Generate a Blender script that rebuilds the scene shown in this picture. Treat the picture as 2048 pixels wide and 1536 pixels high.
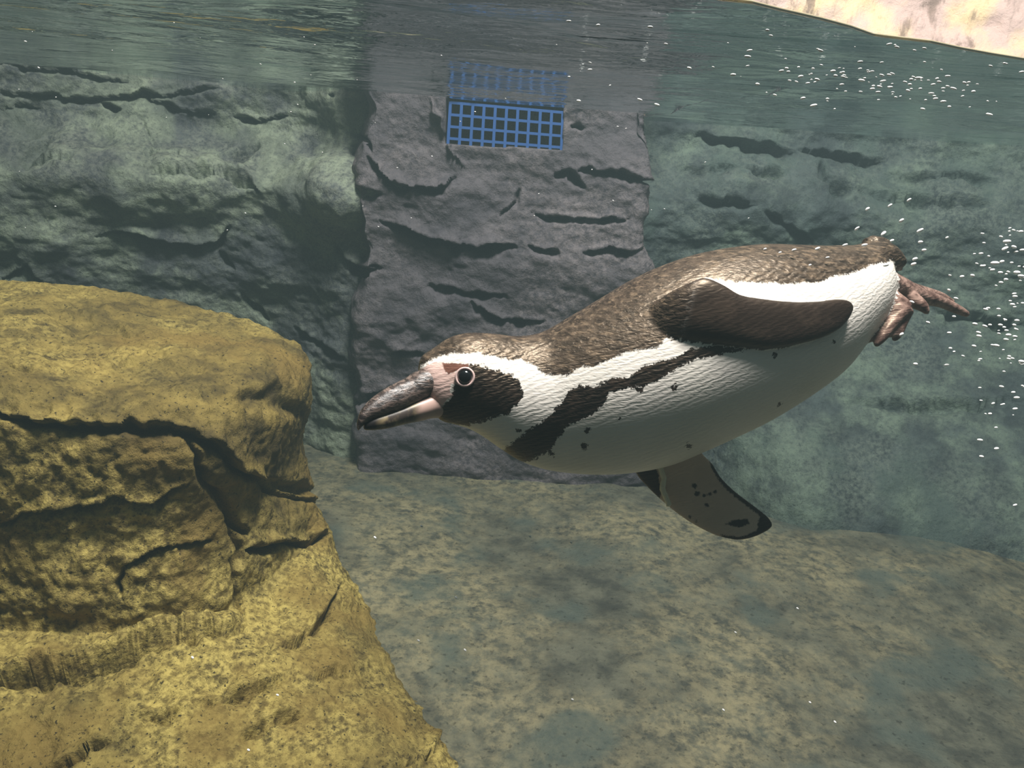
import bpy, math, random
import numpy as np
from mathutils import Vector, Matrix, kdtree
rng = np.random.default_rng(7); random.seed(7)
for o in list(bpy.data.objects): bpy.data.objects.remove(o)
scn = bpy.context.scene; COL = scn.collection

# ---------------------------------------------------------------- camera
F, PITCH, ROLL = 1600.0, math.atan(500/1600), math.radians(4.3)
CAM = np.array([0, 0, -.10])
Rm = (Matrix.Rotation(math.pi/2-PITCH, 3, 'X') @ Matrix.Rotation(ROLL, 3, 'Z'))
R = np.array(Rm)
cd = bpy.data.cameras.new('camera'); cam = bpy.data.objects.new('camera', cd); COL.objects.link(cam)
cd.sensor_width = 36; cd.lens = F/2048*36; cd.clip_start = .02
cam.matrix_world = Matrix.Translation(CAM) @ Rm.to_4x4()
scn.camera = cam

# ---------------------------------------------------------------- world: hazy water, lamps above the pool
W = bpy.data.worlds.new('world'); scn.world = W; W.use_nodes = True
nt = W.node_tree; nt.nodes.clear()
wo = nt.nodes.new('ShaderNodeOutputWorld'); bg = nt.nodes.new('ShaderNodeBackground')
bg.inputs[0].default_value = (.45, .55, .6, 1); bg.inputs[1].default_value = .25
nt.links.new(bg.outputs[0], wo.inputs['Surface'])
vs = nt.nodes.new('ShaderNodeVolumeScatter'); va = nt.nodes.new('ShaderNodeVolumeAbsorption'); ad = nt.nodes.new('ShaderNodeAddShader')
vs.inputs['Color'].default_value = (.42, .62, .66, 1); vs.inputs['Density'].default_value = .062; vs.inputs['Anisotropy'].default_value = .3
va.inputs['Color'].default_value = (.45, .78, .80, 1); va.inputs['Density'].default_value = .085
nt.links.new(vs.outputs[0], ad.inputs[0]); nt.links.new(va.outputs[0], ad.inputs[1]); nt.links.new(ad.outputs[0], wo.inputs['Volume'])

cy = scn.cycles; cy.max_bounces = 6; cy.diffuse_bounces = 3; cy.glossy_bounces = 3; cy.transmission_bounces = 3; cy.volume_bounces = 0; cy.transparent_max_bounces = 8
def lamp(name, kind, loc, target, energy, color, size=.3, angle=None, blend=.6):
    d = bpy.data.lights.new(name, kind); d.energy = energy; d.color = color
    if kind == 'AREA': d.shape = 'DISK'; d.size = size
    else: d.shadow_soft_size = size
    if angle: d.spot_size = math.radians(angle); d.spot_blend = blend
    o = bpy.data.objects.new(name, d); COL.objects.link(o); o.location = loc
    o.rotation_euler = (Vector(target)-Vector(loc)).to_track_quat('-Z', 'Y').to_euler()
    return o
# overhead lamps of the exhibit, above the frame: they light the backs, the ledges and the dry rock above the water
lamp('ceiling_lamp_offscreen', 'AREA', (.3, .95, 2.6), (.3, 1.6, -.7), 470, (1, .89, .84), .9)
lamp('warm_lamp_offscreen', 'SPOT', (-.75, .90, 2.6), (-1.1, 1.55, -.75), 370, (1, .86, .56), .10, 40, .9)
lamp('rock_lamp_offscreen', 'SPOT', (1.2, .9, 2.5), (1.7, 3.3, .5), 330, (1, .88, .78), .12, 60)
vw = scn.view_settings; vw.view_transform = 'Standard'; vw.look = 'None'; vw.gamma = 1; vw.use_curve_mapping = False; vw.exposure = -.36

# ---------------------------------------------------------------- helpers
def ray(px): px = np.atleast_2d(np.asarray(px, float)); d = np.stack([(px[:, 0]-1024)/F, -(px[:, 1]-768)/F, -np.ones(len(px))], 1); return d @ R.T
def at_depth(px, d): return CAM + ray(px)*np.asarray(d, float).reshape(-1, 1)      # optical depth
def at_z(px, z): r = ray(px); return CAM + r*((z-CAM[2])/r[:, 2:3])
def at_y(px, y): r = ray(px); return CAM + r*((y-CAM[1])/r[:, 1:2])
def project(P): c = (np.asarray(P)-CAM) @ R; return np.stack([1024-F*c[:, 0]/c[:, 2], 768+F*c[:, 1]/c[:, 2]], 1)

def _h(i, s):
    i = i.astype(np.int64); n = (i[..., 0]*374761393 + i[..., 1]*668265263 + i[..., 2]*2147483647*0 + i[..., 2]*1274126177 + s*974634777) & 0xffffffff
    n = ((n ^ (n >> 13))*1103515245) & 0xffffffff; n = ((n ^ (n >> 16))*2246822519) & 0xffffffff; n = n ^ (n >> 13)
    return (n & 0xffffff)/float(0xffffff)*2-1
def noise(P, s=0):
    P = np.asarray(P, float); i = np.floor(P).astype(np.int64); f = P-i; f = f*f*(3-2*f); out = 0
    for a in (0, 1):
        for b in (0, 1):
            for c in (0, 1):
                w = (f[:, 0] if a else 1-f[:, 0])*(f[:, 1] if b else 1-f[:, 1])*(f[:, 2] if c else 1-f[:, 2])
                out = out + w*_h(i+np.array([a, b, c]), s)
    return out
def fbm(P, sc, oc=4, g=.5, s=0):
    o = 0; a = 1; P = np.asarray(P, float)*sc
    for k in range(oc): o = o+a*noise(P+k*17.3, s+k); P = P*2.03; a *= g
    return o
def seg_dist(p, pts, along=False):
    """distance of points p to a polyline and the sign of the side (positive = above it in the picture)"""
    pts = np.asarray(pts, float); best = np.full(len(p), 1e9); dy = np.zeros(len(p)); tt = np.zeros(len(p)); cum = 0.
    for a, b in zip(pts[:-1], pts[1:]):
        ab = b-a; t = np.clip(((p-a) @ ab)/(ab @ ab+1e-9), 0, 1); q = a+t[:, None]*ab; d = np.linalg.norm(p-q, axis=1)
        m = d < best; best = np.where(m, d, best)
        n = np.array([ab[1], -ab[0]]); n = n if n[1] < 0 else -n
        s = (p-q) @ n/np.linalg.norm(ab); dy = np.where(m, s, dy); L = np.linalg.norm(ab); tt = np.where(m, cum+t*L, tt); cum += L
    return (best, dy, tt, cum) if along else (best, dy)
def poly_sdf(p, poly):
    """signed distance, positive inside"""
    poly = np.asarray(poly, float); d, _ = seg_dist(p, np.vstack([poly, poly[:1]]))
    ins = np.zeros(len(p), bool); j = len(poly)-1
    for i in range(len(poly)):
        a, b = poly[i], poly[j]; c = (a[1] > p[:, 1]) != (b[1] > p[:, 1])
        xi = (b[0]-a[0])*(p[:, 1]-a[1])/(b[1]-a[1]+1e-12)+a[0]; ins ^= c & (p[:, 0] < xi); j = i
    return np.where(ins, d, -d)
def carve(p, strokes, k=1.0, low=2.0, lipk=.7):
    """relief in metres from cracks (narrow groove + a lip standing out above it)"""
    out = np.zeros(len(p)); wob = np.stack([noise(np.c_[p/26, p[:, 0]*0], 41), noise(np.c_[p/26, p[:, 0]*0], 42)], 1)*5+np.stack([noise(np.c_[p/9, p[:, 0]*0], 43), noise(np.c_[p/9, p[:, 0]*0], 44)], 1)*2
    for pts, w, dep, lip in strokes:
        pts = np.asarray(pts, float); lo = pts.min(0)-w*9; hi = pts.max(0)+w*9
        m = ((p > lo) & (p < hi)).all(1)
        if not m.any(): continue
        q = p[m]+wob[m]*min(1, w/6)*1.3; d, s, t, L = seg_dist(q, pts, True)
        ends = np.clip(np.minimum(t, L-t)/(.22*L)+.12, 0, 1); var = .72+.45*noise(np.c_[t/22, t*0+L, t*0], 61)
        w = w*.8*var*(.45+.55*ends); lip = lip*lipk; wl = np.where(s > 0, w*.8, w*(low if lip else 1))
        g = -dep*ends**.6*np.exp(-(d/wl)**2)
        if lip:
            g += ends*lip*np.where(s > 0, np.exp(-(d/(w*3.2))**2)*np.clip(s/w, 0, 1), -.55*np.exp(-(d/(w*2.6))**2)*np.clip(-s/w, 0, 1))
        out[m] += g*k
    return out
def mesh_from(name, V, Fc, mat, parent=None, smooth=True):
    me = bpy.data.meshes.new(name); me.from_pydata([], [], []) if False else None
    V = np.asarray(V, np.float32); Fc = np.asarray(Fc, np.int32); n = len(Fc); k = Fc.shape[1]
    me.vertices.add(len(V)); me.vertices.foreach_set('co', V.ravel()); me.loops.add(n*k); me.loops.foreach_set('vertex_index', Fc.ravel())
    me.polygons.add(n); me.polygons.foreach_set('loop_start', np.arange(0, n*k, k, dtype=np.int32)); me.polygons.foreach_set('loop_total', np.full(n, k, np.int32))
    me.update(calc_edges=True); me.validate()
    me.polygons.foreach_set('use_smooth', np.full(len(me.polygons), smooth))
    o = bpy.data.objects.new(name, me); COL.objects.link(o)
    if mat: me.materials.append(mat)
    if parent: o.parent = parent
    return o
def grid_faces(nu, nv, wrap_u=False):
    i, j = np.meshgrid(np.arange(nu if wrap_u else nu-1), np.arange(nv-1), indexing='ij'); i2 = (i+1) % nu
    return np.stack([i*nv+j, i2*nv+j, i2*nv+j+1, i*nv+j+1], -1).reshape(-1, 4)
def grid_normals(P, wrap=False):
    du = (np.roll(P, -1, 0)-np.roll(P, 1, 0)) if wrap else np.gradient(P, axis=0)
    dv = np.gradient(P, axis=1); n = np.cross(du, dv); return n/(np.linalg.norm(n, axis=2, keepdims=True)+1e-12)
def tag(o, label, cat=None, group=None, kind=None):
    if label: o['label'] = label
    if cat: o['category'] = cat
    if group: o['group'] = group
    if kind: o['kind'] = kind
    return o
def smooth1(x, a, b): t = np.clip((x-a)/(b-a), 0, 1); return t*t*(3-2*t)

# node helper
class NT:
    def __init__(s, name):
        s.m = bpy.data.materials.new(name); s.m.use_nodes = True; s.t = s.m.node_tree; s.n = s.t.nodes
        s.b = s.n['Principled BSDF']; s.out = s.n['Material Output']
    def add(s, typ, **kw):
        x = s.n.new('ShaderNode'+typ)
        for k, v in kw.items(): setattr(x, k, v)
        return x
    def lk(s, a, b): s.t.links.new(a, b)
    def val(s, sock, v):
        if hasattr(v, 'is_linked') or hasattr(v, 'links'): s.lk(v, sock)
        else: sock.default_value = v
    def noise(s, scale, detail=5, rough=.55, vec=None, dist=0):
        x = s.add('TexNoise'); x.inputs['Scale'].default_value = scale; x.inputs['Detail'].default_value = detail; x.inputs['Roughness'].default_value = rough; x.inputs['Distortion'].default_value = dist
        if vec is not None: s.lk(vec, x.inputs['Vector'])
        return x.outputs['Fac']
    def rng(s, v, a, b, c=0., d=1., smooth=True):
        x = s.add('MapRange'); x.interpolation_type = 'SMOOTHSTEP' if smooth else 'LINEAR'
        s.lk(v, x.inputs[0])
        for i, q in enumerate((a, b, c, d)): s.val(x.inputs[i+1], q)
        return x.outputs[0]
    def mix(s, f, a, b, mode='MIX'):
        x = s.add('Mix', data_type='RGBA', blend_type=mode); s.val(x.inputs[0], f)
        for i, q in ((6, a), (7, b)):
            if isinstance(q, tuple): x.inputs[i].default_value = (*q[:3], 1)
            else: s.lk(q, x.inputs[i])
        return x.outputs[2]
    def math(s, op, a, b=0.):
        x = s.add('Math', operation=op); s.val(x.inputs[0], a); s.val(x.inputs[1], b); return x.outputs[0]
    def attr(s, name): x = s.add('Attribute', attribute_name=name); return x.outputs['Fac']
    def pos(s, scale=(1, 1, 1), rot=(0, 0, 0)):
        c = s.add('TexCoord'); m = s.add('Mapping'); s.lk(c.outputs['Object'], m.inputs[0]); m.inputs['Scale'].default_value = scale; m.inputs['Rotation'].default_value = rot; return m.outputs[0]
    def bump(s, h, strength=.4, dist=.01, normal=None):
        b = s.add('Bump'); b.inputs['Strength'].default_value = strength; b.inputs['Distance'].default_value = dist; s.lk(h, b.inputs['Height'])
        if normal: s.lk(normal, b.inputs['Normal'])
        return b.outputs[0]
    def done(s, col=None, rough=.7, normal=None, spec=.3):
        if col is not None: s.val(s.b.inputs['Base Color'], (*col[:3], 1) if isinstance(col, tuple) else col)
        s.val(s.b.inputs['Roughness'], rough); s.b.inputs['Specular IOR Level'].default_value = spec
        if normal: s.lk(normal, s.b.inputs['Normal'])
        return s.m
def rock_mat(name, dark, mid, light, tint, above, speck=.5, grain=60, dry=True, algae=None):
    m = NT(name); p = m.pos()
    big = m.rng(m.noise(2.3, 4, .55, p), .36, .64); med = m.rng(m.noise(11, 7, .65, p), .32, .68); fine = m.noise(grain, 6, .7, p); pit = m.noise(grain*2.2, 3, .6, p)
    c = m.mix(med, dark, mid); c = m.mix(m.math('MULTIPLY', big, m.rng(fine, .35, .65)), c, light); c = m.mix(m.rng(m.noise(3.7, 3, .5, p), .52, .66, 0., .75), c, tint)
    if algae:   # patches of algae
        c = m.mix(m.math('MULTIPLY', m.rng(m.noise(2.9, 4, .6, p), .44, .60), m.math('MULTIPLY', m.rng(fine, .3, .62, .35, 1.), m.rng(med, .1, .8, .4, .95))), c, algae)
    c = m.mix(m.rng(pit, .58, .70, 0., speck), c, tuple(x*.28 for x in dark))
    if dry:   # bleached dry stone above the water line
        g = m.add('NewGeometry'); sp = m.add('SeparateXYZ'); m.lk(g.outputs['Position'], sp.inputs[0])
        ab = m.mix(m.rng(m.noise(5, 5, .6, p), .4, .66), above[0], above[1]); ab = m.mix(m.rng(m.noise(9, 5, .65, m.pos((1.5, 1.5, .5))), .50, .66, 0., .8), ab, above[2])
        c = m.mix(m.rng(sp.outputs['Z'], .0, .03), c, ab)
    h = m.math('ADD', m.math('MULTIPLY', fine, .6), m.math('MULTIPLY', med, .5))
    return m.done(c, .75, m.bump(h, .7, .015), .25)
ABOVE = ((.60, .42, .38), (.80, .58, .34), (.20, .13, .10))
M_left = rock_mat('green_grey_rock', (.027, .031, .039), (.062, .071, .076), (.145, .158, .135), (.10, .118, .095), ABOVE, algae=(.225, .262, .19))
M_back = rock_mat('purple_grey_rock', (.042, .039, .047), (.090, .081, .090), (.155, .135, .14), (.066, .060, .068), ABOVE)
M_right = rock_mat('teal_grey_rock', (.020, .028, .032), (.050, .068, .068), (.095, .118, .102), (.05, .074, .066), ABOVE, algae=(.115, .152, .118))
M_boulder = rock_mat('ochre_rock', (.036, .026, .008), (.17, .125, .034), (.40, .315, .095), (.16, .108, .028), ABOVE, .95, 62, False)
M_floor = rock_mat('olive_floor', (.034, .038, .032), (.100, .102, .074), (.205, .182, .108), (.056, .074, .064), ABOVE, .55, 30, False)

# ---------------------------------------------------------------- setting: floor, rock walls
def floor_z(x, y): return -1.35+.022*fbm(np.c_[x, y, x*0], 2.1, 4, .5, 5)+.05*smooth1(x, .3, 1.6)*smooth1(-y, -1.9, -1.0)
nx, ny = 420, 330
gx, gy = np.meshgrid(np.linspace(-4.2, 4.6, nx), np.linspace(-.2, 4.0, ny), indexing='ij')
FV = np.stack([gx, gy, floor_z(gx.ravel(), gy.ravel()).reshape(nx, ny)], -1)
tag(mesh_from('floor', FV.reshape(-1, 3), grid_faces(nx, ny), M_floor), 'olive brown sandy pool floor under the penguin', kind='structure')

S_left = [([(0,126),(41,134),(91,140),(151,145),(211,153),(257,160)], 5, .05, .02),
 ([(0,185),(57,187),(113,192),(166,198),(211,194),(264,190),(287,181),(340,189),(385,179),(438,170)], 6, .06, .03),
 ([(287,183),(300,200),(340,214),(385,223),(427,228)], 6, .06, .03), ([(205,207),(242,221)], 5, .05, .02),
 ([(472,232),(510,240),(547,236),(578,230)], 5, .05, .03), ([(0,212),(40,208),(75,214)], 4, .04, .02),
 ([(287,243),(302,281),(321,311)], 4, .03, 0), ([(285,312),(312,320)], 13, .07, .02), ([(335,305),(362,312)], 9, .06, .02),
 ([(440,312),(480,303),(520,293)], 10, .07, .02), ([(40,310),(70,298),(95,285)], 16, .05, .02), ([(10,312),(80,318),(150,322)], 7, .04, .02),
 ([(302,351),(340,346),(415,343),(453,350),(502,361),(521,391)], 7, .06, .05),
 ([(193,470),(226,462),(257,459),(279,470),(313,481),(359,486),(415,487),(438,481),(461,451)], 8, .07, .05),
 ([(430,493),(449,515),(468,534)], 8, .06, 0), ([(483,585),(510,620),(529,647)], 8, .05, 0),
 ([(668,489),(687,515),(710,534),(740,536)], 9, .07, .04), ([(691,285),(712,290),(729,298)], 7, .06, .02), ([(670,192),(675,193)], 8, .06, 0),
 ([(0,560),(50,530),(95,575)], 9, .05, .04), ([(590,660),(640,690),(690,715)], 6, .04, .02)]
S_back = [([(736,314),(761,342),(793,370),(825,375),(866,378),(894,366),(910,354)], 7, .06, .05),
 ([(1108,354),(1136,344),(1152,358),(1168,378)], 8, .07, .02), ([(1156,344),(1188,338),(1245,348),(1306,364)], 6, .06, .03),
 ([(761,443),(813,459),(862,477),(906,489),(962,492),(1003,492),(1035,487)], 9, .09, .06),
 ([(1063,423),(1083,435),(1124,435),(1200,437),(1260,435)], 5, .045, .03), ([(1164,499),(1205,497),(1265,503)], 6, .05, .03),
 ([(1063,489),(1112,507)], 6, .05, .02), ([(680,503),(704,532),(752,536)], 9, .08, .04), ([(853,576),(922,584),(1011,590)], 5, .04, .02),
 ([(716,382),(761,391)], 9, .06, .02), ([(781,701),(813,701),(850,705)], 7, .06, .03), ([(1140,255),(1162,256)], 7, .07, 0),
 ([(1000,430),(1035,405),(1040,380)], 6, .035, 0), ([(940,600),(1000,640),(1090,640)], 7, .04, .03), ([(700,800),(800,780),(900,800)], 8, .05, .03),
 ([(860,200),(880,240),(900,300),(925,330)], 9, -.03, 0), ([(720,270),(745,300)], 6, .05, 0)]
S_right = [([(1392,270),(1445,277),(1490,289),(1542,298),(1587,307)], 10, .07, .04), ([(1599,300),(1647,300),(1692,311),(1730,319),(1771,319)], 8, .06, .03),
 ([(1486,349),(1520,352),(1561,352)], 7, .06, .03), ([(1640,326),(1647,360),(1674,375),(1704,376)], 8, .07, .02),
 ([(1722,379),(1767,390),(1824,394),(1880,397),(1974,407)], 7, .06, .04), ([(1400,397),(1449,407),(1505,409)], 6, .05, .03),
 ([(1524,424),(1580,446),(1629,487)], 7, .05, .02), ([(1350,330),(1420,345),(1480,340)], 6, .04, .03), ([(1800,350),(1900,352),(2000,365)], 7, .04, .03),
 ([(1860,620),(1950,640),(2048,650)], 9, .05, .04), ([(1700,800),(1850,810),(2048,800)], 9, .05, .04)]
def wall(name, X, Yf, strokes, mat, label, seed, amp=.05, hole=None, zs=None):
    z = zs if zs is not None else np.r_[np.linspace(-1.5, .06, 240), np.linspace(.075, 1.5, 70)]
    x, zz = np.meshgrid(X, z, indexing='ij'); y = Yf(x, zz); P = np.stack([x, y, zz], -1); N = grid_normals(P); N *= -np.sign(N[..., 1:2]+1e-9)   # towards the pool
    q = P.reshape(-1, 3); px = project(q)
    d = amp*fbm(q*np.array([1, 1, 1.7]), 2.2, 6, .55, seed)+.014*np.abs(fbm(q*np.array([1, 1, 1.3]), 4.2, 4, .5, seed+9))
    d *= 1-.6*smooth1(-q[:, 2], .6, 1.1)*(seed == 23)
    d += np.clip(carve(px, strokes), -.10, .09)
    q = q+N.reshape(-1, 3)*d[:, None]
    if hole is not None:
        m = hole(px); q[:, 1] += m*.60
    return tag(mesh_from(name, q, grid_faces(len(X), len(z))[:, ::-1], mat), label, kind='structure')
XL, XR = -.545, .405
def y_left(x, z): return 2.62+.36*smooth1(x, -2.4, -.9)-.06*np.exp(-((x+.70)/.12)**2)*(1+.4*smooth1(z, -.6, -.25))+.16*smooth1(z, -.36, -.12)-.07*np.exp(-((z+.36)/.10)**2)+.06*smooth1(-z, .35, .8)-.10*smooth1(x, -.78, -.58)
wall('wall_left', np.r_[np.linspace(-4.2, -1.95, 90), np.linspace(-1.935, XL+.12, 300)], y_left, S_left, M_left, 'green grey sculpted rock wall with pale algae ledges', 3)
GQ = np.array([(893, 182), (1127, 206), (1124, 297), (888, 287)], float)
def y_back(x, z):
    e = XR+.24*smooth1(-z, .38, .85)+.02*noise(np.c_[z.ravel()*7, z.ravel()*0, z.ravel()*0], 3).reshape(z.shape)
    eL = XL+.035*noise(np.c_[z.ravel()*6, z.ravel()*0+5, z.ravel()*0], 8).reshape(z.shape)+.02*noise(np.c_[z.ravel()*17, z.ravel()*0+5, z.ravel()*0], 9).reshape(z.shape)
    return 2.75+.75*smooth1(x, e-.03, e+.05)+.32*smooth1(-x, -eL, -eL+.10)+.05*smooth1(-z, .4, 1.1)
wall('wall_back', np.r_[np.linspace(XL-.16, XL, 30)[:-1], np.linspace(XL, XR-.03, 250), np.linspace(XR-.025, XR+.40, 130)], y_back, S_back, M_back, 'purple grey rock buttress around the blue drain grating', 11, .035,
     lambda p: smooth1(poly_sdf(p, GQ), -1, 3))
def y_right(x, z): return 3.30-.22*smooth1(x, 1.2, 2.6)+.12*smooth1(z, -.3, -.05)-.05*np.exp(-((z+.33)/.09)**2)-.80*smooth1(-z, .55, 1.42)*smooth1(x, .45, 1.1)
wall('wall_right', np.r_[np.linspace(XR-.1, 2.3, 320), np.linspace(2.32, 4.6, 80)], y_right, S_right, M_right, 'teal green rock wall fading into the water haze', 23)

# ---------------------------------------------------------------- blue grating in the buttress
def plastic(name, c, rough=.4): m = NT(name); n = m.noise(40, 3); return m.done(m.mix(n, tuple(x*.75 for x in c), c), rough)
M_blue = plastic('blue_plastic', (.035, .10, .29))
gr = bpy.data.objects.new('drain_grating', None); COL.objects.link(gr)
tag(gr, 'blue plastic square mesh grating set in the grey rock wall', 'grating')
YG = 2.78
def bar(a, b, w, dep, dz=0):
    a, b = np.asarray(a), np.asarray(b); t = (b-a)/np.linalg.norm(b-a); n = np.array([-t[2], 0, t[0]]); V = []
    for e in (a, b):
        for sx in (-1, 1):
            for sy in (0, 1): V.append(e+n*w/2*sx+np.array([0, dz+dep*sy, 0]))
    return V, [(0, 1, 3, 2), (4, 6, 7, 5), (0, 4, 5, 1), (2, 3, 7, 6), (0, 2, 6, 4), (1, 5, 7, 3)]
gTL, gTR, gBL, gBR = at_y([(901, 203), (1126, 223), (895, 300), (1122, 318)], YG)
gr.location = (gBL+gBR)/2
def gp(u, v): return (gTL*(1-u)+gTR*u)*(1-v)+(gBL*(1-u)+gBR*u)*v-np.array(gr.location)
for k in range(11): V, f = bar(gp(k/10, 0), gp(k/10, 1), .0095, .02); mesh_from('upright_bar', V, f, M_blue, gr, False)
for k in range(5):  V, f = bar(gp(0, .02+k*.245), gp(1, .02+k*.245), .0085, .018, .001); mesh_from('cross_bar', V, f, M_blue, gr, False)

# ---------------------------------------------------------------- big ochre boulder
S_boul = [([(-60,815),(7,832),(73,846),(131,853),(190,850),(255,850),(310,857),(346,861),(394,875),(430,886),(456,912),(481,941),(529,966),(583,988),(640,1014)], 11, .045, .035),
 ([(365,868),(386,904),(408,959),(437,996),(463,1032),(474,1080),(478,1107),(476,1171),(483,1229)], 13, .035, 0),
 ([(0,1050),(36,1032),(84,1014),(146,1017),(182,1014),(237,996),(273,1003),(313,1007),(346,977),(375,963)], 9, .035, .022),
 ([(244,1132),(293,1107),(351,1088),(420,1073)], 7, .025, .015), ([(244,1132),(238,1170),(250,1200)], 7, .02, 0),
 ([(-40,1368),(0,1361),(49,1347),(146,1337),(195,1317),(234,1303),(293,1288),(342,1273),(415,1266),(454,1259),(481,1234)], 12, .085, .07),
 ([(483,1098),(527,1095),(586,1081),(645,1076)], 8, .045, .03), ([(547,1278),(586,1268),(635,1244),(669,1210),(684,1171)], 7, .03, .012),
 ([(391,1410),(464,1386),(537,1361),(586,1322)], 9, .025, .02), ([(283,1449),(342,1442),(356,1420)], 7, .025, .015), ([(483,1469),(552,1430),(610,1415)], 8, .025, .015),
 ([(791,1532),(854,1513),(889,1464)], 6, .02, .01), ([(100,1540),(171,1508),(215,1478)], 10, .03, .02), ([(455,1030),(480,1055),(505,1068)], 9, .04, .01),
 ([(640,1340),(680,1320),(720,1335)], 9, .02, .01), ([(80,640),(180,655),(280,668)], 12, .012, .012), ([(60,745),(10,728)], 5, .01, 0),
 ([(470,800),(540,790),(600,820)], 26, .018, .01), ([(500,955),(560,965),(630,985)], 16, .03, .01)]
BC = np.array([-1.12, 1.90]); RX, RY = .588, .46
contact = np.array([(-.553,2.192),(-.377,1.936),(-.233,1.726),(-.08,1.455),(-.006,1.337),(.06,1.12),(-.25,.95),(-.9,.86),(-1.6,.95),(-2.1,1.5),(-2.0,2.2),(-1.3,2.5),(-.75,2.42)])
ca = np.arctan2(contact[:, 1]-BC[1], contact[:, 0]-BC[0]); cr = np.hypot(*(contact-BC).T); o_ = np.argsort(ca); ca, cr = ca[o_], cr[o_]
th = np.r_[np.linspace(-math.pi*.98, .75, 560, endpoint=False), np.linspace(.75, math.pi*1.02, 110, endpoint=False)]
thw = (th+math.pi) % (2*math.pi)-math.pi
prof = np.array([(0,-.635),(.25,-.635),(.5,-.635),(.7,-.638),(.84,-.632),(.94,-.66),(.99,-.71),(1.0,-.76),(.99,-.81),(.965,-.87),(.945,-.93),(.95,-1.0),(.975,-1.06),(1.0,-1.12),(1.01,-1.17)])
sl = np.r_[0, np.cumsum(np.hypot(*np.diff(prof, axis=0).T))]; vv = np.linspace(0, sl[-1], 250)
pr, pz = np.interp(vv, sl, prof[:, 0]), np.interp(vv, sl, prof[:, 1])
for _ in range(6): pr[1:-1] = (pr[:-2]+pr[1:-1]*2+pr[2:])/4; pz[1:-1] = (pz[:-2]+pz[1:-1]*2+pz[2:])/4
n_ = 3.2; rb = (np.abs(np.cos(th)/RX)**n_+np.abs(np.sin(th)/RY)**n_)**(-1/n_)
ra = np.interp(thw, ca, cr, period=2*math.pi); ra = np.maximum(ra, rb+.03)
qq = np.linspace(0, 1, 130)[1:]
rr = np.concatenate([rb[:, None]*pr[None], rb[:, None]*1.01+(ra-rb*1.01)[:, None]*qq[None]**.9], 1)
zz = np.concatenate([np.repeat(pz[None], len(th), 0), np.repeat((-1.17-.23*qq**1.35)[None], len(th), 0)], 1)
BX, BY = BC[0]+rr*np.cos(th)[:, None], BC[1]+rr*np.sin(th)[:, None]
zz = zz-.075*(BX-BC[0])*smooth1(zz, -1.2, -.6)
BP = np.stack([BX, BY, zz], -1); BN = grid_normals(BP, True)
if BN[len(th)//3, 200] @ np.array([math.cos(th[len(th)//3]), math.sin(th[len(th)//3]), 0]) < 0: BN = -BN
BN[:, :2] = (0, 0, 1)
q = BP.reshape(-1, 3); ppx = project(q)
d = .026*fbm(q, 2.6, 6, .55, 31)+.007*np.abs(fbm(q, 9, 4, .6, 35))+.0048*fbm(q, 38, 3, .65, 37)+np.clip(carve(ppx, S_boul, 1.25, 1.15, .6)*(1+.2*smooth1(-q[:, 2], 1.12, 1.2)), -.085, .05)
d *= np.repeat((np.arange(rr.shape[1]) > 0)[None], len(th), 0).ravel()
q = q+BN.reshape(-1, 3)*d[:, None]
nvb = rr.shape[1]; fac = grid_faces(len(th), nvb, True)
if True:
    a, b, c = q[fac[50000, 0]], q[fac[50000, 1]], q[fac[50000, 2]]
    if np.cross(b-a, c-a) @ BN.reshape(-1, 3)[fac[50000, 0]] < 0: fac = fac[:, ::-1]
capline = np.array(S_boul[0][0]); capline = np.vstack([[(-900, 760)], capline, [(700, 1035), (900, 1050)]])
baseline = np.array([(-900,1420),(-40,1368),(0,1361),(49,1347),(146,1337),(195,1317),(234,1303),(293,1288),(342,1273),(415,1266),(454,1259),(481,1234),(478,1107),(527,1095),(586,1081),(645,1076),(900,1070)])
gully = np.array(S_boul[1][0])
fj = fac.min(1) % nvb; fi = fac[:, 0]//nvb; fpx = ppx[fac].mean(1); front = (BP[..., 1].ravel()[fac].mean(1) < 2.0)
capy = np.interp(fpx[:, 0], capline[:, 0], capline[:, 1]); zf = q[fac][:, :, 2].mean(1)
o2 = np.argsort(baseline[:, 0], kind='stable'); basey = np.interp(fpx[:, 0], baseline[o2, 0], baseline[o2, 1])
gx_ = np.interp(fpx[:, 1], gully[:, 1], gully[:, 0])
reg = np.where(fj >= 249, 3, np.where(fpx[:, 1] < capy, 0, np.where(fpx[:, 1] > basey, 3, np.where(fpx[:, 0] < gx_, 1, 2))))
reg = np.where(front, reg, np.where(zf > -.93, 0, np.where(fj >= 249, 3, np.where(q[fac][:, :, 0].mean(1) > -.9, 2, 1))))
bl = bpy.data.objects.new('boulder', None); COL.objects.link(bl); bl.location = (BC[0], BC[1], -1.36)
tag(bl, 'large yellow ochre boulder with deep cracks rising from the pool floor', 'rock')
for k, nm in enumerate(('cap_slab', 'middle_block', 'side_wedge', 'base_apron')):
    f = fac[reg == k]; u, inv = np.unique(f, return_inverse=True)
    mesh_from(nm, q[u]-np.array(bl.location), inv.reshape(-1, 4), M_boulder, bl)

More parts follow.
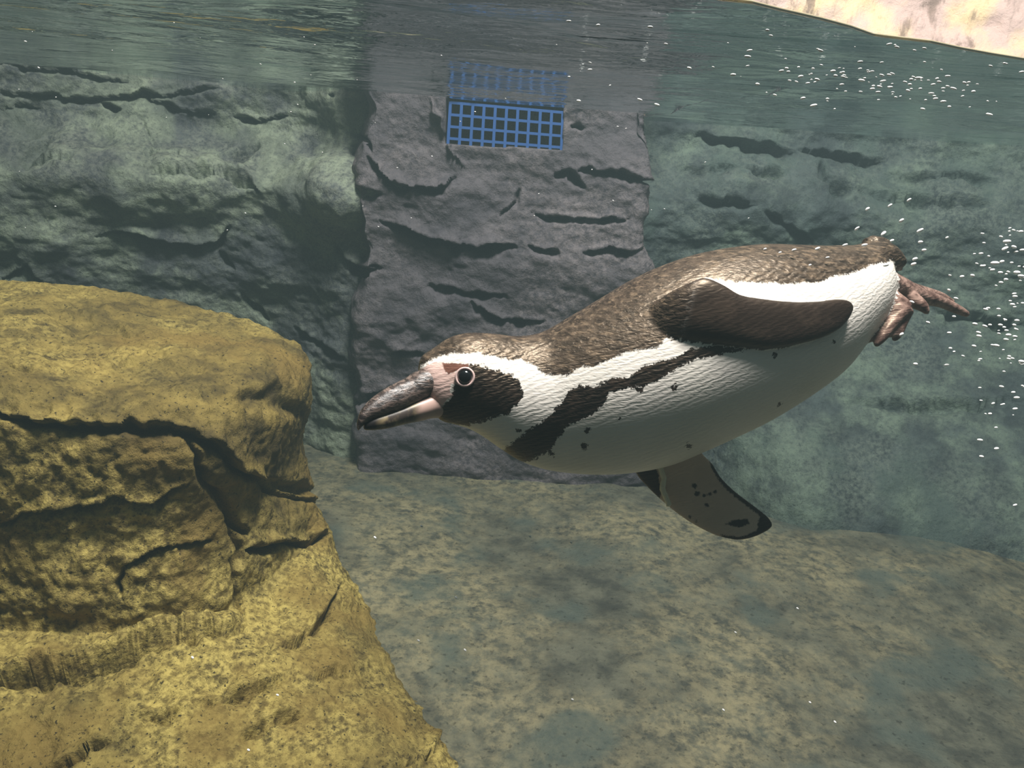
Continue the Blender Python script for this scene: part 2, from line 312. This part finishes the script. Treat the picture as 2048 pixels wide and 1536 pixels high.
# ---------------------------------------------------------------- water surface seen from below
wm = NT('water_surface'); g = wm.add('TexCoord')
mp = wm.pos((1, 1.8, 1)); h = wm.math('ADD', wm.math('MULTIPLY', wm.noise(5, 3, .5, mp, .6), 1.), wm.math('MULTIPLY', wm.noise(26, 3, .5, mp, .4), .22))
nb = wm.bump(h, 1.0, .010)
lw = wm.add('LayerWeight'); lw.inputs['Blend'].default_value = .5; wm.lk(nb, lw.inputs['Normal']); frs = wm.rng(lw.outputs['Facing'], .42, .60, .02, 1.)   # mirror at the low angles of total reflection
gl = wm.add('BsdfGlossy'); gl.inputs['Color'].default_value = (.86, .92, .92, 1); gl.inputs['Roughness'].default_value = .05; wm.lk(nb, gl.inputs['Normal'])
tr = wm.add('BsdfTransparent'); mx = wm.add('MixShader'); wm.lk(frs, mx.inputs[0]); wm.lk(tr.outputs[0], mx.inputs[1]); wm.lk(gl.outputs[0], mx.inputs[2]); wm.lk(mx.outputs[0], wm.out.inputs['Surface'])
edge_px = np.array([(1380,-14),(1440,-1),(1500,5),(1560,20),(1640,38),(1700,54),(1745,70),(1800,77),(1860,84),(1920,97),(1980,108),(2048,119),(2130,132)])
edge = at_z(edge_px, 0)[:, :2]; edge = np.vstack([[(-4.2, .30)], [(-1.2, .42)], [(-.2, .55)], edge, [(1.2, 1.1)], [(4.6, 2.2)]])
us = np.unique(np.r_[np.linspace(-4.2, 4.6, 180), np.linspace(edge[3, 0]-.05, edge[-3, 0]+.1, 260)]); e_y = np.interp(us, edge[:, 0], edge[:, 1])
NS = 520; ts = np.linspace(0, 1, NS)**1.3; SX = np.repeat(us[:, None], NS, 1); z0 = us*0; yend = np.where(us < XL, y_left(us, z0), np.where(us < XR, y_back(us, z0), y_right(us, z0)))+.07; SY = e_y[:, None]+(yend-e_y)[:, None]*ts[None]
wq = np.c_[SX.ravel()*1.3, SY.ravel()*4.2, SX.ravel()*0]; wq[:, 1] += .5*fbm(np.c_[SX.ravel(), SY.ravel(), SX.ravel()*0], 1.5, 2, .5, 57)
SZ = (.0135*fbm(wq, 1.0, 2, .45, 51)+.0028*fbm(wq, 3.3, 2, .5, 53)).reshape(SX.shape)*smooth1(np.repeat(ts[None], len(us), 0), 0, .10)
ws = tag(mesh_from('water_surface', np.stack([SX, SY, SZ], -1).reshape(-1, 3), grid_faces(len(us), NS), wm.m), 'rippled water surface seen from below mirroring the rock walls', 'water', kind='stuff')
mm = NT('meniscus'); M_men = mm.done((.55, .48, .30), .12, None, .8); mm.b.inputs['Transmission Weight'].default_value = .4; mm.b.inputs['IOR'].default_value = 1.33
ang = np.linspace(0, 2*math.pi, 9)[:-1]
k0 = (us > edge[2, 0]) & (us < 1.6); ex, ey = us[k0], e_y[k0]
MV = np.stack([np.repeat(ex[:, None], 8, 1), ey[:, None]+.0016*np.cos(ang)[None], .0004+.0014*np.sin(ang)[None]+0*ex[:, None]], -1)
mf = [(i*8+j, (i+1)*8+j, (i+1)*8+(j+1) % 8, i*8+(j+1) % 8) for i in range(len(ex)-1) for j in range(8)]
mesh_from('meniscus', MV.reshape(-1, 3), mf, M_men, ws)

# ---------------------------------------------------------------- penguin
def interp_st(A, n):
    A = np.asarray(A, float); t = np.linspace(0, len(A)-1, n); i = np.clip(t.astype(int), 0, len(A)-2); f = (t-i)[:, None]
    g = lambda k: A[np.clip(k, 0, len(A)-1)]
    p0, p1, p2, p3 = g(i-1), g(i), g(i+1), g(i+2)
    return .5*((2*p1)+(-p0+p2)*f+(2*p0-5*p1+4*p2-p3)*f*f+(-p0+3*p1-3*p2+p3)*f**3)
def loft(st, n=60, m=32, ex=2.0):
    """st rows: top px, bottom px, optical depth, half thickness (m) -> closed mesh V, F, stations x ring grid"""
    S = interp_st(st, n); T = at_depth(S[:, :2], S[:, 4]); B = at_depth(S[:, 2:4], S[:, 4]); C = (T+B)/2; U = (T-B)/2
    t = np.gradient(C, axis=0); l = np.cross(t, U); l /= np.linalg.norm(l, axis=1, keepdims=True)+1e-12
    view = C-CAM; l *= np.sign((l*view).sum(1, keepdims=True)) ; l *= S[:, 5:6]          # l points away from the viewer
    a = np.arange(m)/m*2*math.pi; ca, sa = np.cos(a), np.sin(a); ca = np.sign(ca)*np.abs(ca)**(2/ex); sa = np.sign(sa)*np.abs(sa)**(2/ex)
    P = C[:, None]+ca[None, :, None]*U[:, None]+sa[None, :, None]*l[:, None]
    V = np.vstack([P.reshape(-1, 3), C[:1], C[-1:]]); Fq = [(i*m+j, i*m+(j+1) % m, (i+1)*m+(j+1) % m, (i+1)*m+j) for i in range(n-1) for j in range(m)]
    e0, e1 = n*m, n*m+1; Ft = [(e0, (j+1) % m, j) for j in range(m)]+[(e1, (n-1)*m+j, (n-1)*m+(j+1) % m) for j in range(m)]
    return V, Fq+Ft, P
def tube(pts, m=14, n=26):
    pts = interp_st(pts, n); C = at_depth(pts[:, :2], pts[:, 2]); r = pts[:, 3]; t = np.gradient(C, axis=0); t /= np.linalg.norm(t, axis=1, keepdims=True)
    u = np.cross(t, (.1, .9, .2)); u /= np.linalg.norm(u, axis=1, keepdims=True); w = np.cross(t, u); a = np.arange(m)/m*2*math.pi
    P = C[:, None]+r[:, None, None]*(np.cos(a)[None, :, None]*u[:, None]+np.sin(a)[None, :, None]*w[:, None])
    V = np.vstack([P.reshape(-1, 3), C[:1]-t[:1]*r[0]*.7, C[-1:]+t[-1:]*r[-1]*.7]); Fq = [(i*m+j, i*m+(j+1) % m, (i+1)*m+(j+1) % m, (i+1)*m+j) for i in range(n-1) for j in range(m)]
    e0, e1 = n*m, n*m+1
    return V, Fq+[(e0, (j+1) % m, j) for j in range(m)]+[(e1, (n-1)*m+j, (n-1)*m+(j+1) % m) for j in range(m)]
TB = [(836,738,866,826),(843,713,885,842),(867,696,915,850),(895,677,945,860),(927,667,975,877),(959,666,1003,897),(991,668,1025,912),(1024,672,1046,924),(1060,670,1080,936),(1095,659,1120,944),
 (1150,627,1185,949),(1205,594,1255,946),(1260,561,1330,932),(1320,533,1400,904),(1385,511,1462,876),(1450,498,1520,848),(1515,491,1578,814),(1580,492,1632,778),(1640,493,1672,745),(1690,492,1708,702),(1725,492,1738,668),(1752,502,1762,632),(1772,520,1776,600)]
wr = [.60,.70,.74,.76,.74,.71,.70,.72,.76,.82,.88,.92,.94,.95,.95,.95,.95,.95,.94,.92,.90,.85,.7]
dep = np.interp([r[0] for r in TB], [830, 960, 1100, 1300, 1780], [.835, .858, .880, .905, .955])
body = [(*r, d_, w*.5*math.hypot(r[0]-r[2], r[1]-r[3])*d_/F) for r, w, d_ in zip(TB, wr, dep)]
parts = {}
bV, bF, bP = loft(body, 240, 120); parts['body'] = (bV, bF)
nf = [(1300,632,1290,672,.856,.012),(1320,606,1308,684,.834,.014),(1345,584,1335,692,.820,.015),(1375,568,1375,686,.811,.014),(1408,556,1415,686,.808,.012),(1442,568,1452,690,.808,.011),(1478,589,1492,694,.811,.0095),
 (1520,597,1538,697,.816,.008),(1575,603,1590,690,.824,.007),(1631,603,1640,677,.834,.006),(1672,598,1675,660,.843,.005),(1695,601,1694,640,.850,.0045),(1703,608,1703,622,.853,.003)]
parts['near'] = loft(nf, 90, 40, 2.3)[:2]
ff = [(1370,800,1250,820,.955,.014),(1385,860,1256,900,.965,.012),(1403,904,1272,946,.970,.011),(1424,927,1293,972,.974,.010),(1442,955,1322,1000,.976,.009),(1468,981,1352,1025,.978,.008),(1490,998,1381,1045,.979,.007),(1510,1013,1416,1064,.979,.006),
 (1527,1026,1442,1074,.979,.005),(1538,1036,1477,1080,.978,.0045),(1544,1046,1510,1073,.977,.004),(1545,1052,1535,1061,.976,.003)]
fV, fF, fP = loft(ff, 80, 36, 2.3); parts['far'] = (fV, fF)
parts['tail'] = loft([(1688,494,1700,560,.947,.035),(1725,487,1740,560,.952,.032),(1752,481,1768,556,.956,.026),(1778,490,1788,546,.959,.02),(1800,514,1801,537,.961,.013)], 40, 24)[:2]
for k, (a_, b_) in enumerate([((1738,494),(1769,477)),((1750,500),(1790,495)),((1762,514),(1808,519)),((1762,528),(1804,538)),((1745,490),(1780,484))]):
    parts['tail%d' % k] = tube([(*a_, .955, .012), ((a_[0]+b_[0])/2, (a_[1]+b_[1])/2, .958, .008), (*b_, .960, .0022)])
FT = [[(1762,572,.952,.026),(1780,574,.956,.019),(1803,579,.962,.0145),(1838,592,.972,.0105),(1880,603,.982,.0075),(1915,619,.99,.006),(1935,629,.993,.004)],
 [(1800,585,.962,.012),(1826,600,.955,.0095),(1845,613,.950,.007),(1855,626,.948,.003)], [(1800,577,.965,.012),(1840,583,.985,.008),(1880,593,1.0,.006),(1905,605,1.007,.004)],
 [(1752,600,.940,.026),(1778,607,.935,.018),(1804,616,.930,.0125),(1812,622,.928,.010)], [(1810,620,.928,.010),(1803,645,.925,.007),(1794,668,.922,.006),(1788,680,.921,.003)],
 [(1806,618,.926,.011),(1785,645,.918,.0075),(1765,672,.913,.0065),(1752,690,.911,.0035)], [(1798,616,.926,.011),(1772,640,.922,.0075),(1750,665,.918,.0065),(1735,682,.916,.0035)]]
for k, p in enumerate(FT): parts['foot%d' % k] = tube(p)
parts['foot_web'] = loft([(1816,618,1775,614,.926,.005),(1806,645,1765,644,.920,.004),(1797,665,1749,667,.917,.0035),(1790,674,1741,678,.915,.003)], 30, 20)[:2]
parts['foot_web2'] = loft([(1815,570,1812,600,.965,.005),(1845,582,1836,610,.975,.004),(1875,594,1866,610,.985,.003)], 30, 20)[:2]
aV, aF, off = [], [], 0
for V, f in parts.values(): aV.append(V); aF += [tuple(i+off for i in t) for t in f]; off += len(V)
src = bpy.data.meshes.new('src'); src.from_pydata(np.vstack(aV).tolist(), [], aF); src.validate()
import bmesh
bm = bmesh.new(); bm.from_mesh(src)
seen = set()
bmesh.ops.recalc_face_normals(bm, faces=bm.faces); bm.to_mesh(src); bm.free()
so = bpy.data.objects.new('src', src); COL.objects.link(so)
md = so.modifiers.new('r', 'REMESH'); md.mode = 'VOXEL'; md.voxel_size = .0015; md.use_smooth_shade = True
ms = so.modifiers.new('s', 'SMOOTH'); ms.factor = .5; ms.iterations = 5
dg = bpy.context.evaluated_depsgraph_get(); dg.update(); pm = bpy.data.meshes.new_from_object(so.evaluated_get(dg)); bpy.data.objects.remove(so)
pm.name = 'penguin'; pm.polygons.foreach_set('use_smooth', np.ones(len(pm.polygons), bool))
PV = np.empty(len(pm.vertices)*3, np.float32); pm.vertices.foreach_get('co', PV); PV = PV.reshape(-1, 3).astype(float)
# which part each vertex belongs to; the far flank takes the pattern of the near one
tree = kdtree.KDTree(off); comp = []
i0 = 0
for nm, (V, f) in parts.items():
    for v in V: tree.insert(Vector(v), i0); i0 += 1
    comp += [nm]*len(V)
tree.balance(); idx = np.array([tree.find(Vector(v))[1] for v in PV])
cname = np.array(['foot' if c.startswith('foot') else 'tail' if c.startswith('tail') else c for c in comp]); vc = cname[idx]
m_ = 120; mirror = bP[:, (-np.arange(m_)) % m_].reshape(-1, 3)
a = np.arange(m_)/m_*2*math.pi; farside = np.tile(np.sin(a) > 0, 240)
pp = project(PV); isb = (vc == 'body') & (idx < 240*m_); ib = np.where(isb)[0]; fs = farside[idx[ib]]
pm_mir = project(mirror); pp2 = pp.copy(); pp2[ib[fs]] = pm_mir[idx[ib[fs]]]
back = [(832,742),(850,727),(869,716),(884,711),(912,706),(948,706),(975,710),(1000,716),(1024,721),(1036,716),(1050,724),(1070,731),(1084,746),(1111,753),(1141,746),(1160,735),(1193,731),(1230,716),(1252,705),(1267,701),(1315,697),(1350,650),(1408,556),(1456,563),(1520,566),(1594,567),(1638,564),(1668,553),(1705,546),(1742,530),(1775,524),(1830,500),(1830,380),(700,380),(790,720)]
face = [(938,727),(959,730),(991,741),(1024,747),(1036,760),(1045,769),(1047,790),(1034,812),(1015,829),(981,838),(938,850),(895,850),(860,846),(866,834),(884,810),(903,795),(905,780),(914,765),(930,770),(947,755),(938,738)]
band = [(1005,902),(1011,896),(1056,861),(1093,838),(1122,805),(1137,783),(1163,768),(1185,775),(1202,764),(1237,757),(1260,753),(1282,736),(1315,724),(1352,716),(1371,701),(1427,690),(1500,690),(1490,700),(1434,709),(1393,720),(1356,736),(1323,757),(1282,775),(1260,775),(1219,787),(1215,805),(1178,831),(1134,853),(1108,894),(1074,917),(1048,926),(1020,930)]
skin = [(838,740),(869,724),(886,726),(890,740),(896,748),(914,744),(930,734),(949,752),(932,774),(914,768),(902,767),(899,782),(906,792),(895,798),(884,812),(868,836),(845,850),(820,800),(820,750)]
brown = [(884,726),(912,727),(938,728),(936,736),(914,741),(896,749),(888,738)]
spots = [(1351,775,6),(1174,861,6),(1169,892,6),(1549,712,5),(1668,684,4),(1378,893,5),(1102,907,6),(1037,861,4),(1278,779,5),(1560,809,3),(1136,746,4),(1240,835,3)]
sd = {k: poly_sdf(pp2, v) for k, v in dict(back=back, face=face, band=band, skin=skin, brown=brown).items()}
spot = np.max([r-np.hypot(pp2[:, 0]-x, pp2[:, 1]-y) for x, y, r in spots], 0)
bod = vc == 'body'
A = {}
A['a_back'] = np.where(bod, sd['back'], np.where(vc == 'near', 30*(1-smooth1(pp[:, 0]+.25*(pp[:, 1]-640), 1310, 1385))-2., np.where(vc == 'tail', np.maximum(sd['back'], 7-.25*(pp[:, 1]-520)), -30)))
A['a_dark'] = np.where(bod, np.maximum.reduce([sd['face'], sd['band'], spot]), -30)
A['a_skin'] = np.where(bod, sd['skin'], -30); A['a_brown'] = np.where(bod, sd['brown'], -30)
A['a_near'] = np.where(vc == 'near', smooth1(pp[:, 0]+.25*(pp[:, 1]-640), 1310, 1385), 0.); A['a_foot'] = np.where(vc == 'foot', 1., 0.); A['a_far'] = np.where(vc == 'far', 1., 0.)
fd = np.maximum.reduce([poly_sdf(pp, [(1260,930),(1305,920),(1318,950),(1322,990),(1318,1010),(1270,960)]), poly_sdf(pp, [(1500,1000),(1560,1040),(1540,1075),(1500,1090),(1440,1084),(1442,1070),(1480,1074),(1512,1062),(1520,1035)]),
    poly_sdf(pp, [(1405,900),(1425,915),(1450,955),(1500,998),(1540,1030),(1515,1030),(1490,1012),(1450,980),(1428,950)])-2, poly_sdf(pp, [(1448,1048),(1470,1040),(1495,1038),(1500,1048),(1478,1054)])]
    +[r-np.hypot(pp[:, 0]-x, pp[:, 1]-y) for x, y, r in [(1389,972,5),(1394,988,5),(1414,1010,4),(1409,991,4),(1420,988,4),(1430,984,4),(1392,1043,3),(1380,1034,3)]])
A['a_fdark'] = np.where(vc == 'far', fd, -30)
for k, v in A.items():
    at = pm.attributes.new(k, 'FLOAT', 'POINT'); at.data.foreach_set('value', v.astype(np.float32))
m = NT('penguin_plumage'); vec = m.pos(); e1 = m.noise(330, 4, .7, vec); e2 = m.noise(90, 3, .6, vec)
jit = m.math('ADD', m.math('MULTIPLY', m.math('SUBTRACT', e1, .5), 26.), m.math('MULTIPLY', m.math('SUBTRACT', e2, .5), 16.))
def edge_mask(nm, soft=1.2, jk=1.): return m.rng(m.math('ADD', m.attr(nm), m.math('MULTIPLY', jit, jk)), -soft, soft)
stre = m.noise(60, 5, .65, m.pos((1, 1, 5), (0, math.radians(-24), 0)))
white = m.mix(m.rng(m.noise(9, 3, .5, vec), .4, .7), (.80, .76, .70), (.72, .69, .62))
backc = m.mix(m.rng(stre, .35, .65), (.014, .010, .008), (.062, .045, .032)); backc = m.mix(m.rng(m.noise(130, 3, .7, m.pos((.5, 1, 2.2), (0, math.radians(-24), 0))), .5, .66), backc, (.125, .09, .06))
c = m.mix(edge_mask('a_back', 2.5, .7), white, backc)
darkc = m.mix(m.rng(e2, .4, .7), (.010, .007, .006), (.030, .020, .015)); c = m.mix(edge_mask('a_dark', 1.2), c, darkc)
c = m.mix(edge_mask('a_skin', 1.2, .25), c, m.mix(e2, (.58, .40, .36), (.68, .50, .44))); c = m.mix(edge_mask('a_brown', 1.2, .25), c, (.16, .07, .05))
nearc = m.mix(m.rng(m.noise(30, 4, .6, vec), .5, .68), (.022, .014, .011), (.042, .028, .021)); c = m.mix(m.attr('a_near'), c, nearc)
farc = m.mix(edge_mask('a_fdark', 2., .4), m.mix(m.noise(25, 4, .6, vec), (.50, .375, .29), (.68, .53, .42)), (.02, .014, .014)); c = m.mix(m.attr('a_far'), c, farc)
c = m.mix(m.attr('a_foot'), c, m.mix(m.rng(m.noise(70, 5, .65, vec), .35, .65), (.075, .042, .035), (.29, .19, .155)))
wv = m.add('TexWave'); wv.inputs['Scale'].default_value = 78; wv.inputs['Distortion'].default_value = 6; wv.inputs['Detail'].default_value = 3; wv.inputs['Detail Scale'].default_value = 2.2; m.lk(m.pos((.35, 1, 1.5), (0, math.radians(-24), 0)), wv.inputs['Vector'])
hh = m.math('ADD', m.math('MULTIPLY', wv.outputs['Fac'], .7), m.math('MULTIPLY', m.noise(300, 2, .6, m.pos((.5, 1, 2), (0, math.radians(-24), 0))), .6))
hm = m.math('MULTIPLY', hh, m.rng(m.math('MAXIMUM', m.attr('a_back'), m.math('MAXIMUM', m.attr('a_dark'), m.math('MULTIPLY', m.attr('a_near'), -2.5))), -6., 6., .055, 1.))
m.done(c, .40, m.bump(hm, .40, .0015), .5); m.b.inputs['Specular Tint'].default_value = (1, .80, .58, 1)
pen = bpy.data.objects.new('penguin', pm); COL.objects.link(pen); pm.materials.clear(); pm.materials.append(m.m)
tag(pen, 'black and white banded penguin swimming underwater with its flipper folded back', 'penguin')

# bill, eyes, flipper band
bmn = NT('bill_horn'); v_ = bmn.pos((1, 1, 4), (0, math.radians(-35), 0)); s_ = bmn.noise(70, 5, .7, v_, 1.2)
bc = bmn.mix(bmn.rng(s_, .42, .62), (.022, .016, .015), (.17, .125, .105)); M_bill = bmn.done(bmn.mix(bmn.rng(bmn.noise(38, 2, .5, bmn.pos()), .60, .70), bc, (.40, .30, .28)), .32, bmn.bump(s_, .5, .002), .6)
M_low = NT('bill_under'); px_ = M_low.pos(); g_ = M_low.add('NewGeometry'); sx_ = M_low.add('SeparateXYZ'); M_low.lk(g_.outputs['Position'], sx_.inputs[0]); M_lowm = M_low.done(M_low.mix(M_low.rng(sx_.outputs['X'], -.133, -.121, 1., 0.), M_low.mix(M_low.rng(sx_.outputs['X'], -.097, -.087), M_low.mix(M_low.rng(M_low.noise(45, 4, .6, px_), .42, .6), (.045, .035, .03), (.22, .175, .10)), (.42, .29, .25)), (.012, .01, .01)), .4)
up = [(845,742,880,790,.833,.019),(824,747,858,797,.826,.0185),(809,757,832,811,.820,.017),(777,773,802,823,.808,.0145),(751,790,774,832,.799,.012),(733,806,749,839,.793,.0095),(721,822,731,847,.789,.007),(715,840,721,857,.787,.004),(714,853,717,861,.786,.002)]
lo = [(872,785,892,836,.836,.018),(850,790,868,836,.830,.0172),(828,800,846,841,.822,.0155),(800,812,812,848,.812,.013),(772,822,775,857,.802,.011),(748,832,749,860,.795,.009),(733,841,733,860,.791,.006),(728,848,728,858,.790,.003)]
V, f, _ = loft(up, 60, 32, 2.2)
def child(nm, V, f, mat):
    me = bpy.data.meshes.new(nm); me.from_pydata(np.asarray(V).tolist(), [], f); me.validate(); b = bmesh.new(); b.from_mesh(me); bmesh.ops.recalc_face_normals(b, faces=b.faces); b.to_mesh(me); b.free()
    me.polygons.foreach_set('use_smooth', np.ones(len(me.polygons), bool)); o = bpy.data.objects.new(nm, me); COL.objects.link(o); me.materials.append(mat); o.parent = pen; return o
tag(child('upper_bill', V, f, M_bill), 'dark ridged horn coloured upper bill with hooked tip')
V, f, _ = loft(lo, 50, 28, 2.2); tag(child('lower_bill', V, f, M_lowm), 'yellowish lower bill with dark tip')
M_eye = NT('eye_black').done((.004, .004, .005), .06, None, .8); M_iris = NT('eye_iris').done((.38, .30, .28), .25, None, .5); M_lid = NT('eye_ring').done((.62, .45, .42), .5)
from mathutils.bvhtree import BVHTree
bv = BVHTree.FromPolygons([tuple(v) for v in PV], [tuple(p.vertices) for p in pm.polygons])
def sphere(c, n, r, flat, nu=20, nv=12):
    n = np.array(n)/np.linalg.norm(n); u = np.cross(n, (0, 0, 1)); u /= np.linalg.norm(u); w = np.cross(n, u); V = []
    for i in range(nv):
        a = math.pi*i/(nv-1)
        for j in range(nu): b = 2*math.pi*j/nu; V.append(c+n*math.cos(a)*r*flat+(u*math.cos(b)+w*math.sin(b))*math.sin(a)*r)
    return V, [(i*nu+j, (i+1)*nu+j, (i+1)*nu+(j+1) % nu, i*nu+(j+1) % nu) for i in range(nv-1) for j in range(nu)]
def ring(c, n, r, t, nu=28, nv=10):
    n = np.array(n)/np.linalg.norm(n); u = np.cross(n, (0, 0, 1)); u /= np.linalg.norm(u); w = np.cross(n, u); V = []
    for i in range(nu):
        a = 2*math.pi*i/nu; e = u*math.cos(a)+w*math.sin(a)
        for j in range(nv): b = 2*math.pi*j/nv; V.append(c+e*(r+t*math.cos(b))+n*t*math.sin(b))
    return V, [(i*nv+j, ((i+1) % nu)*nv+j, ((i+1) % nu)*nv+(j+1) % nv, i*nv+(j+1) % nv) for i in range(nu) for j in range(nv)]
rd = ray([(930, 754)])[0]; hit, nrm, fi_, _ = bv.ray_cast(Vector(CAM), Vector(rd).normalized()); hit = np.array(hit); nrm = np.array(nrm)
# mirror plane of the head
jj = np.argmin(np.linalg.norm(bP.reshape(-1, 3)-hit, axis=1)); st = jj//m_; hc = (bP[st, 0]+bP[st, m_//2])/2; lat = bP[st, m_//4]-hc; lat /= np.linalg.norm(lat)
for far in (0, 1):
    h_, n_v = hit.copy(), nrm.copy()
    if far: h_ = h_-2*((h_-hc) @ lat)*lat; n_v = n_v-2*(n_v @ lat)*lat
    V, f = sphere(h_-n_v*.001, n_v, .0082, .55); e = child('eye', V, f, M_iris); tag(e, 'dark round eye')
    V, f = sphere(h_+n_v*.0008, n_v, .0071, .55); p_ = child('pupil', V, f, M_eye); p_.parent = e
    V, f = ring(h_+n_v*.001, n_v, .0090, .0013); l_ = child('eye_ring', V, f, M_lid); l_.parent = e
# cream identification band round the far flipper
S = interp_st(ff, 80); bc_px = [(1320,934),(1327,955),(1325,975),(1331,992),(1338,1010)]
M_band = NT('band_cream'); M_band = M_band.done(M_band.mix(M_band.noise(160, 3), (.66, .62, .42), (.90, .86, .70)), .6)
V, f = tube([(x, y, .9615, .0034) for x, y in bc_px], 10, 40); V = V+.0007*np.stack([noise(V*400, k) for k in (1, 2, 3)], 1)
tag(child('flipper_band', V, f, M_band), 'thin cream band round the far flipper')

# ---------------------------------------------------------------- air bubbles
mb = NT('bubble'); mb.done((.93, .93, .92), .12, None, .9)
bub = bpy.data.meshes.new('air_bubble'); b = bmesh.new(); bmesh.ops.create_icosphere(b, subdivisions=2, radius=1); b.to_mesh(bub); b.free()
bub.polygons.foreach_set('use_smooth', np.ones(len(bub.polygons), bool)); bub.materials.append(mb.m)
def bubble(px, depth, r_px, el, rot, label, group, name='air_bubble', cat='bubble'):
    o = bpy.data.objects.new(name, bub); COL.objects.link(o); o.location = at_depth([px], depth)[0]; r = r_px*depth/F
    o.scale = (r*el, r, r*.8); o.rotation_euler = (0, rot, random.uniform(-.4, .4)); tag(o, label, cat, group)
L1, G1 = 'tiny silvery air bubble in the trail behind the penguin', 'bubbles trailing behind the penguin'
trail = [(1735,418,4.5,1),(1780,411,4,1),(1818,400,4,1),(1803,441,5,1),(1714,457,4,1),(1767,467,5,1),(1784,481,4,.5),(1840,461,5,.8),(1841,484,4.5,.2),(1894,475,3,.8),(1848,500,4,.3),(1830,518,5,.6),(1827,528,4.5,.6),(1772,530,5,.5),(1729,490,4.5,.4),
 (1924,553,4,.2),(1945,551,4.5,-.2),(1968,486,3,-.1),(2014,483,6,.2),(2010,497,5,.7),(2028,494,5,-.3),(1962,507,3.5,.2),(1990,526,6,.1),(2004,523,4.5,.4),(2001,545,4,0),(2034,545,6,0),(2042,552,5,0),(2012,559,4.5,-.1),(2002,565,4,0),(1898,580,3.5,-.4),(1912,597,4,-.3),(1866,599,4,-.2),
 (2030,593,4.5,0),(2025,609,4.5,0),(1997,618,3.5,0),(1998,632,3.5,0),(1950,648,5,-.2),(2001,650,4,-.1),(2011,640,3.5,0),(2034,641,4,0),(1824,604,4,-.4),(1908,633,3.5,0),(1856,645,4,-.4),(1803,669,5,1.2),(1957,665,4,-.2),(1958,672,4,-.1),(2013,661,3.5,0),(2017,670,5,0),(2012,679,4,0),(2030,673,4,0),(1948,692,4,-.1),(1993,691,4.5,-.1),
 (1831,728,4.5,0),(1893,730,4,.2),(2043,723,5,0),(2025,717,3.5,-.2),(2008,743,3,-.1),(2042,463,4,.1),(2045,500,4,.2),(1985,690,3,0),(1926,712,3,-.3),(1960,880,4,0),(1993,897,4,.1),(1963,913,4,0),(1992,855,3,.2),(2030,1010,3,.6),(1690,490,4,.6),(1635,497,4,.6),(1588,500,4,.6),(1560,505,3,.6),(1530,498,3,.6),(1655,515,3,.5),(1620,530,3,.5)]
for x, y, r, rot in trail: bubble((x, y), random.uniform(.84, .87) if x < 1790 and y < 560 else random.uniform(.86, 1.02), r*.8, random.uniform(1.3, 1.9), rot*-.8, L1, G1)
for k in range(80):
    x = 2060-abs(random.gauss(0, 62)); y = random.uniform(455, 840); bubble((x, y), random.uniform(.85, 1.15), random.uniform(1.3, 3.2), random.uniform(1.2, 1.8), random.uniform(-.4, .3), L1, G1)
L2, G2 = 'small bright air bubble floating just under the rippled surface', 'bubbles under the water surface'
for k in range(140):
    if k < 90: x = random.gauss(1760, 120); y = 88+(x-1500)*.13+abs(random.gauss(0, 30))+20
    else: x = random.uniform(1100, 2046); y = random.uniform(30, 215)+(x-1300)*.06
    lim = np.interp(x, edge_px[:, 0], edge_px[:, 1])+14; y = max(y, lim if x > 1380 else 4, 4)
    w = at_z([(x, y)], -random.uniform(.030, .055))[0]; dp = -((w-CAM) @ R)[2]
    if w[1] > 2.6 or dp <= 0: continue
    bubble((x, y), dp, random.uniform(1.2, 3.4), random.uniform(1.2, 2.4), random.uniform(-.3, .3), L2, G2)
L3, G3 = 'fine pale speck drifting in the open water', 'specks drifting in the water'
for k in range(50): bubble((random.uniform(20, 1500), random.uniform(20, 470)), random.uniform(.5, .8), random.uniform(.7, 1.6), random.uniform(1, 2), random.uniform(-.6, .6), L3, G3, 'drifting_speck', 'speck')
for x, y in [(843,1052),(1060,1073),(1142,1085),(837,1281),(930,1300),(1145,1399),(1447,1420),(1595,1217),(1471,1265),(1620,1405),(1670,1444),(912,1195),(555,1390),(385,1315),(750,1075),(497,1500)]: bubble((x, y), .9, 2.4, 1.4, .6, L3, G3, 'drifting_speck', 'speck')
